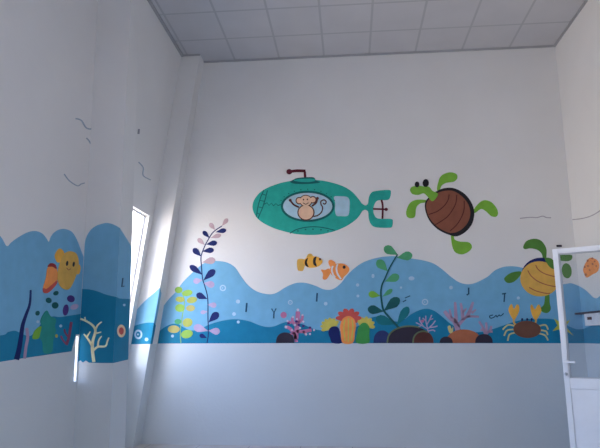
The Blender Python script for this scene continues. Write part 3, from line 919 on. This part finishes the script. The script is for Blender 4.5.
def mark(label, surf, strokes, w, mat=C_INK, name='painted_mark', cat='wall mark', lay=L2):
    s = Shape(surf)
    for p in strokes:
        s.stroke(p, w, lay, len(p) > 3)
    o = s.build(name, mat)
    return tag(o, label, cat)


mark('short upright ink blue bar on the pale wave left of the pink coral', S_BACK, [[(246.8, 303), (246, 312)]], 1.6)
mark('small ink blue Y shaped mark beside the pink ball', S_BACK, [[(271.6, 308.6), (274, 312.6), (276.2, 308.4)], [(274, 312.2), (273.8, 318.4)]], 1.3)
mark('short upright ink blue bar above the blue anemone', S_BACK, [[(317.2, 293), (316.6, 301.6)]], 1.6)
mark('ink blue hooked mark above the salmon coral', S_BACK, [[(468.6, 287.6), (468.6, 294), (466.6, 295)]], 1.5)
mark('ink blue T shaped mark above the left crab claw', S_BACK, [[(502, 294), (506, 293.4)], [(504.6, 294), (504, 302)]], 1.3)
mark('wavy ink blue scribble left of the crab', S_BACK, [[(493, 315), (489.6, 316), (490.6, 318.2), (494, 317.2), (496, 315.4), (497, 317), (499, 315), (500.4, 316), (503.6, 313.4)]], 1.0)
mark('lower of two short ink strokes right of the kelp leaf', S_BACK, [[(402.8, 302), (406.2, 300)]], 1.0)
mark('upper of two short ink strokes right of the kelp leaf', S_BACK, [[(405, 298), (410.2, 295.8)]], 1.0)
mark('faint ink blue mark on the pale wave of the near pillar', S_AI, [[(122.6, 278), (121.6, 287), (124, 286)]], 1.2)
mark('pale blue painted squiggle, upper one on the near left wall', S_NEAR, [[(75.4, 118.6), (78.4, 119.2), (81.6, 121), (85.2, 127), (88.2, 128.8), (91, 129)]], 1.3, C_SQUIG)
mark('short pale blue painted tick below the upper squiggle', S_NEAR, [[(86.2, 138), (88.6, 140.4), (90.6, 144)]], 1.1, C_SQUIG)
mark('pale blue painted squiggle, lower one on the near left wall', S_NEAR, [[(64, 174), (69, 180.6), (77, 185.8), (81, 184), (84.6, 183)]], 1.0, C_SQUIG)
mark('small dark spot on the far left wall above the window', S_LW, [[(138.8, 129), (138.3, 134)]], 1.8, C_SPOT)
mark('grey squiggle on the far left wall above the window', S_LW, [[(138.4, 162), (143, 167.6), (143, 175.4), (150.5, 180)]], .9, C_SQUIG)
mark('thin wavy crack on the back wall above the yellow turtle', S_BACK, [[(520, 218.4), (530, 217.4), (537, 217.6), (542.6, 216.2), (546.4, 217.6), (551, 217.8)]], .9, C_CRACK, 'wall_crack')
mark('thin rising crack on the right wall above the glass door', S_RIGHT, [[(cu(219.5) + .4, 219.6), (582, 218.6), (590, 216.4), (595, 214), (602, 209.6)]], .9, C_CRACK, 'wall_crack')

# ------------------------------------------------------------------ near left wall figures
t = motif('painted_fish', 'plump yellow painted fish with orange fins on the near left wall', 'mural figure', S_NEAR, 66, 290)
Shape(S_NEAR).poly([(57.3, 273), (58.8, 265.5), (61.5, 257.5), (64.5, 253.2), (70, 251.2), (76, 254), (78.3, 263), (75.8, 275), (71, 286), (66.8, 289.8), (61, 287.4), (57.6, 281)], L2 + 2, True).build('body', C_YEL, t)
Shape(S_NEAR).poly([(54.4, 256), (57, 250.4), (60, 248.6), (63.6, 252.6), (62.8, 260), (57.4, 262.6)], L2 + 1, True).build('dorsal_fin', C_ORG2, t)
Shape(S_NEAR).poly([(47, 268.6), (50.5, 264.6), (55.2, 267), (57, 272.6), (56.2, 282.6), (52, 288.6), (48.5, 292), (43.6, 292.4), (42.8, 287.6), (45.6, 278)], L2 + 1, True).build('tail', C_ORG, t)
Shape(S_NEAR).poly([(42.8, 288.2), (46, 288.8), (52, 284), (56.2, 280.6), (56, 284), (50, 290.8), (46, 293.2), (43, 292.2)], L2 + 3, True, 4).build('tail_edge', C_RED, t)
Shape(S_NEAR).poly([(47.4, 266.6), (50.4, 263.2), (54.6, 264.6), (56, 269), (52, 266.8)], L2 + 3, True, 4).build('tail_edge', C_RDK, t)
Shape(S_NEAR).poly([(76.6, 266), (79, 264.6), (80.2, 268), (79, 273.4), (76, 273.6)], L2 + 1, True, 4).build('side_fin', C_ORG2, t)
for u, v in ((66.4, 263.4), (73, 264.2)):
    Shape(S_NEAR).poly(ell(u, v, 1.1, 2.6, 8, 14), L2 + 3).build('eye', C_BLK, t)
Shape(S_NEAR).stroke([(66, 268), (68, 270), (70, 268.6)], .7, L2 + 3).build('mouth', C_RUST, t)
o = Shape(S_NEAR).stroke([(30.4, 290), (29.4, 304), (25.6, 315), (22.4, 325), (20.6, 337), (18.4, 350), (16, 359.6)], 4.6, L2 + 1, True, (.3, 1.15)).build('painted_seaweed', C_NAVY)
tag(o, 'single dark navy painted seaweed ribbon on the near left wall', 'mural plant')
o = Shape(S_NEAR).stroke([(26.4, 328), (27.4, 337), (25.6, 347), (24.2, 358.6)], 2.8, L2, True).build('painted_seaweed', C_SALM)
tag(o, 'short mauve painted seaweed stalk beside the dark navy ribbon', 'mural plant')
t = motif('painted_seaweed', 'bushy green painted plant with loose round leaves under the plump yellow fish', 'mural plant', S_NEAR, 47, 354)
Shape(S_NEAR).poly([(46, 310.6), (50, 316), (55.6, 319.4), (54.4, 326), (55.6, 331), (53, 340), (51.4, 352), (43.4, 352.8), (41.6, 342), (38.6, 336), (41.4, 328), (40.2, 320)], L2 + 1, True).build('bush', srgb('bush_green_paint', 26, 90, 84, k=.36), t)
Shape(S_NEAR).poly([(32, 338.4), (34.6, 330.4), (40.6, 326.2), (39.6, 333), (37.6, 338.6)], L2 + 2, True).build('lime_leaf', C_LEAF, t)
for u, v, rx, ry, a in ((55.6, 293.2, 2.6, 2.1, -30), (48.4, 300.4, 2.9, 2.6, 40), (54.8, 305.4, 3.2, 3.2, 0), (37.2, 313.2, 2, 2.4, 20)):
    Shape(S_NEAR).poly(ell(u, v, rx, ry, a), L2 + 1).build('leaf', C_LEAFD, t)
Shape(S_NEAR).poly(ell(56, 336, 1.2, 1.7), L2 + 2).build('bud', C_LEM, t)
t = motif('painted_seaweed', 'purple leaved painted sprig at the corner of the near left wall', 'mural plant', S_NEAR, 68, 318)
for u, v, rx, ry, a in ((70.6, 298.8, 3.8, 3.4, 30), (65.4, 310, 2.7, 5.6, 8)):
    Shape(S_NEAR).poly(ell(u, v, rx, ry, a), L2 + 1).build('leaf', C_PURP, t)
Shape(S_NEAR).poly(ell(74.2, 306.8, 4.2, 2.6, -20), L2).build('leaf', C_LIL, t)
t = motif('painted_coral', 'red painted coral twig on the deep wave near the light slit', 'mural plant', S_NEAR, 67, 345)
z = Shape(S_NEAR)
for p, w in (([(66, 345), (68.6, 337), (70, 328), (71, 322)], 2.4), ([(68.6, 338), (65, 333), (64, 329)], 1.6), ([(66, 344), (62.4, 340), (60.6, 336)], 1.5)):
    z.stroke(p, w, L2 + 1)
z.build('branches', paint('wine_paint', (0.30, 0.07, 0.14)), t)

# near pillar figures
t = motif('painted_coral', 'pale yellow branching painted coral on the front of the near pillar', 'mural plant', S_AF, 93.7, 362)
z = Shape(S_AF)
for p, w in (([(94, 362), (92.6, 350), (93, 341), (95.6, 331), (93, 325.6), (87, 321.4), (80.6, 318.8)], 2.6), ([(85.6, 321), (85, 317)], 1.5), ([(95.4, 330), (98, 325), (102, 321.8)], 1.6), ([(92.4, 346), (88.6, 339.6), (84, 334)], 2.0), ([(87, 337), (90.4, 331.6)], 1.4), ([(92.6, 351), (98, 346.8), (105.4, 346.2), (107.6, 341), (109, 337.6)], 1.9), ([(98, 346.6), (98.8, 340.6), (101.8, 336)], 1.6), ([(95.4, 333.6), (101.4, 332)], 1.4)):
    z.stroke(p, w, L2, True, (1.25, .7))
z.build('branches', srgb('straw_paint', 168, 172, 122, k=.32), t)
t = motif('painted_ring', 'small orange painted ring with a red centre on the near pillar', 'mural figure', S_AI, 121, 336)
Shape(S_AI).ring(ell(121, 331, 4.2, 6.4), ell(121, 331, 2.4, 3.6), L2).build('ring', srgb('ring_paint', 196, 130, 105, k=.34), t)
Shape(S_AI).poly(ell(121, 331, 2.5, 3.7), L2).build('centre', C_RED, t)

# right wall figures, behind the glass
t = motif('painted_fish', 'orange spotted painted fish on the right wall seen through the door glass', 'mural figure', S_RIGHT, 592, 277)
Shape(S_RIGHT).poly([(583.4, 269), (586.4, 262), (590, 258), (594.6, 258.6), (598, 261), (599.4, 266), (597.6, 271.5), (592.4, 274.6), (587, 277.6), (584.6, 273.8)], L2, True).build('body', C_ORG, t)
for u, v, r in ((588, 260.6, 1.1), (592.6, 258.4, .9), (585, 267, 1), (588.4, 266, .9), (593, 264, 1), (596.6, 266, .8), (590, 270, .8), (586, 274.6, 1.2), (595, 261.4, .8)):
    Shape(S_RIGHT).poly(ell(u, v, r, r * 1.1, n=8), L2 + 1).build('spot', C_RUST, t)

# small wall box on the right wall
bx0, bx1 = S_RIGHT.at(590, 318).y, S_RIGHT.at(606, 318).y
bz0, bz1 = S_RIGHT.at(595, 325.5).z, S_RIGHT.at(595, 313.5).z
t = thing('wall_box', 'small pale wall box under a thin dark ledge on the right wall behind glass', 'box', (XR, (bx0 + bx1) / 2, bz0))
link('body', box_m(XR - .06, XR - .0025, bx1, bx0, bz0, bz1), paint('box_grey_paint', (.78, .80, .84)), t)
ly0 = S_RIGHT.at(582.5, 312).y
link('ledge', box_m(XR - .09, XR - .0025, bx1 - .1, min(ly0, D - .03), bz1, bz1 + .02), C_ROCK, t)
my, mz = (S_RIGHT.at(595.5, 318).y, S_RIGHT.at(595.5, 318.3).z)
link('latch', box_m(XR - .068, XR - .06, my - .05, my + .05, mz - .015, mz + .015), C_BROWN, t)

# little hook on the back wall above the door
hk = S_BACK.at(559, 246)
t = thing('wall_hook', 'tiny dark metal hook on the back wall above the glass door', 'hook', hk)
link('plate', box_m(hk.x - .03, hk.x + .03, D - .008, D, hk.z - .012, hk.z + .012), C_ROCK, t)
link('peg', box_m(hk.x - .012, hk.x + .012, D - .04, D - .008, hk.z - .008, hk.z + .006), C_ROCK, t)

# ------------------------------------------------------------------ open glass door
Q = at_y(552.8, 249.5, 5.40)
HG = Vector((XR - 0.03, 4.92, 0))
hd = Vector((HG.x - Q.x, HG.y - Q.y, 0))
DW = hd.length
hd.normalize()
nd = Vector((-hd.y, hd.x, 0))
if nd.y > 0:
    nd = -nd                                        # towards the viewer
H = Q.z
base = Vector((Q.x, Q.y, 0.012))


def dbox(a0, a1, z0, z1, d0=0.0, d1=0.045):
    def P(a, d, zz):
        return base + hd * a + nd * (d - 0.0225) + Vector((0, 0, zz))
    bm = bmesh.new()
    hexa(bm, [P(a0, d0, z0), P(a1, d0, z0), P(a1, d1, z0), P(a0, d1, z0), P(a0, d0, z1), P(a1, d0, z1), P(a1, d1, z1), P(a0, d1, z1)])
    bmesh.ops.bevel(bm, geom=bm.edges[:], offset=min(.003, (d1 - d0) / 4), segments=1, affect='EDGES')
    return bm


t = thing('glazed_door', 'white framed half glazed door standing open by the right wall', 'door', base)
H -= 0.012
GB = 0.875
ST = 0.046
link('stile', dbox(0, ST, 0, H), M_DOOR, t)
link('stile', dbox(DW - ST, DW, 0, H), M_DOOR, t)
link('top_rail', dbox(ST, DW - ST, H - .045, H), M_DOOR, t)
link('middle_rail', dbox(ST, DW - ST, GB - .09, GB), M_DOOR, t)
link('bottom_rail', dbox(ST, DW - ST, 0, .12), M_DOOR, t)
link('panel', dbox(ST, DW - ST, .12, GB - .09, .008, .037), M_DOOR, t)
bead = bmesh.new()
link('glass', dbox(ST, DW - ST, GB, H - .045, .020, .026), M_DGLASS, t)
g = paint('gasket_grey', (.50, .53, .58), var=.03)
for a0, a1, z0, z1 in ((ST, ST + .012, GB, H - .045), (DW - ST - .012, DW - ST, GB, H - .045), (ST + .012, DW - ST - .012, GB, GB + .012), (ST + .012, DW - ST - .012, H - .057, H - .045)):
    link('glazing_bead', dbox(a0, a1, z0, z1, .012, .036), g, t)
hz = 1.015
link('handle_plate', dbox(.006, .040, hz - .13, hz + .05, .045, .051), M_DOOR, t)
hp = link('handle', dbox(.014, .032, hz - .010, hz + .010, .051, .085), M_DOOR, t)
link('lever', dbox(.014, .115, hz - .010, hz + .010, .080, .096), M_DOOR, t)
kb = bmesh.new()
bmesh.ops.create_uvsphere(kb, u_segments=12, v_segments=8, radius=.014)
kb.transform(Matrix.Translation(base + hd * .023 + nd * (.0225 + .012) + Vector((0, 0, hz - .105))))
link('lock', kb, g, t, True)
for zz in (.25, 1.0, 1.8):
    hb = bmesh.new()
    bmesh.ops.create_cone(hb, cap_ends=True, segments=12, radius1=.009, radius2=.009, depth=.1)
    hb.transform(Matrix.Translation(base + hd * (DW + .006) + Vector((0, 0, zz))))
    link('hinge', hb, M_STEEL, t, True)

# ------------------------------------------------------------------ daylight
SUNNY, SHADY, GLOW = 11.0, 3.9, 48.0
w = bpy.data.worlds.new('sky')
scene.world = w
w.use_nodes = True
nt = w.node_tree
bg = nt.nodes['Background']
tc = nt.nodes.new('ShaderNodeTexCoord')
sx = nt.nodes.new('ShaderNodeSeparateXYZ')
nt.links.new(tc.outputs['Generated'], sx.inputs[0])
ra = nt.nodes.new('ShaderNodeValToRGB')
mp = nt.nodes.new('ShaderNodeMapRange')
mp.inputs[1].default_value = -1; mp.inputs[2].default_value = 1
nt.links.new(sx.outputs['Z'], mp.inputs[0])
nt.links.new(mp.outputs[0], ra.inputs[0])
# the street side (-x) lies in the sun, the yard behind the viewer is in shade
rb_ = nt.nodes.new('ShaderNodeValToRGB')
nt.links.new(mp.outputs[0], rb_.inputs[0])
e = ra.color_ramp.elements
e[0].position = 0.10; e[0].color = (0.62, 0.50, 0.42, 1)
e[1].position = 1.0; e[1].color = (0.22, 0.36, 0.72, 1)
a = e.new(0.48); a.color = (1.0, 0.85, 0.74, 1)
a = e.new(0.56); a.color = (0.46, 0.60, 0.90, 1)
e = rb_.color_ramp.elements
e[0].position = 0.0; e[0].color = (0.58, 0.56, 0.70, 1)
e[1].position = 1.0; e[1].color = (0.60, 0.74, 1.0, 1)
a = e.new(0.48); a.color = (0.68, 0.68, 0.80, 1)
a = e.new(0.54); a.color = (0.78, 0.84, 1.0, 1)
mr = nt.nodes.new('ShaderNodeMapRange')
mr.inputs[1].default_value = 0.02; mr.inputs[2].default_value = -0.12
nt.links.new(sx.outputs['X'], mr.inputs[0])
for ramp, st in ((ra, SUNNY), (rb_, SHADY)):
    vm = nt.nodes.new('ShaderNodeVectorMath'); vm.operation = 'SCALE'
    nt.links.new(ramp.outputs[0], vm.inputs[0]); vm.inputs['Scale'].default_value = st
    ramp['o'] = vm.name
mi = nt.nodes.new('ShaderNodeMix'); mi.data_type = 'RGBA'
nt.links.new(mr.outputs[0], mi.inputs[0])
nt.links.new(nt.nodes[rb_['o']].outputs[0], mi.inputs[6])
nt.links.new(nt.nodes[ra['o']].outputs[0], mi.inputs[7])
# warm glow added to the sky to brighten the corner pillar
dp = nt.nodes.new('ShaderNodeVectorMath'); dp.operation = 'DOT_PRODUCT'
nt.links.new(tc.outputs['Generated'], dp.inputs[0])
dp.inputs[1].default_value = Vector((-0.30, -0.95, 0.14)).normalized()
mx0 = nt.nodes.new('ShaderNodeMath'); mx0.operation = 'MAXIMUM'; mx0.inputs[1].default_value = 0
nt.links.new(dp.outputs['Value'], mx0.inputs[0])
pw = nt.nodes.new('ShaderNodeMath'); pw.operation = 'POWER'; pw.inputs[1].default_value = 20
nt.links.new(mx0.outputs[0], pw.inputs[0])
lo = nt.nodes.new('ShaderNodeVectorMath'); lo.operation = 'SCALE'
lo.inputs[0].default_value = (1.0, 0.93, 0.84)
ml = nt.nodes.new('ShaderNodeMath'); ml.operation = 'MULTIPLY'; ml.inputs[1].default_value = GLOW
nt.links.new(pw.outputs[0], ml.inputs[0]); nt.links.new(ml.outputs[0], lo.inputs['Scale'])
ad = nt.nodes.new('ShaderNodeVectorMath'); ad.operation = 'ADD'
nt.links.new(mi.outputs[2], ad.inputs[0]); nt.links.new(lo.outputs[0], ad.inputs[1])
nt.links.new(ad.outputs[0], bg.inputs['Color'])
bg.inputs['Strength'].default_value = 1.0


def portal(name, loc, look, sx_, sy_):
    l = bpy.data.lights.new(name, 'AREA')
    l.shape = 'RECTANGLE'
    l.size = sx_
    l.size_y = sy_
    l.cycles.is_portal = True
    o = bpy.data.objects.new(name, l)
    COL.objects.link(o)
    o.location = loc
    o.rotation_euler = Vector(look).to_track_quat('-Z', 'Y').to_euler()
    return o


zm_ = (w_bot + w_top) / 2
portal('daylight_side', (xleft(zm_) - .3, (w_near + w_far) / 2, zm_), (1, 0, 0), w_far - w_near, w_top - w_bot + .1)
for k, W_ in enumerate((NW, NW2)):
    window('window_%d' % (k + 3), lambda a, b, d: (xnear(b) - d * .2, a, b), *W_, 1)  # unseen windows added to light the right and back walls
    nz = (W_[2] + W_[3]) / 2
    portal('daylight_near', (xnear(nz) - .24, (W_[0] + W_[1]) / 2, nz), (1, 0, 0), W_[1] - W_[0], W_[3] - W_[2] + .1)
portal('daylight_right', (XR + .28, (RW[0] + RW[1]) / 2, (RW[2] + RW[3]) / 2), (-1, 0, 0), RW[1] - RW[0], RW[3] - RW[2])

vs = scene.view_settings
vs.view_transform = 'Standard'
vs.look = 'None'
vs.gamma = 1
vs.use_curve_mapping = False
vs.exposure = 0.08
print('DB', DB, 'win', w_near, w_far, w_bot, w_top, 'xnear', xnear(1), 'xleft', xleft(1), 'door', Q, DW, 'A', AF1, AK1, AF2, AK2, A2)
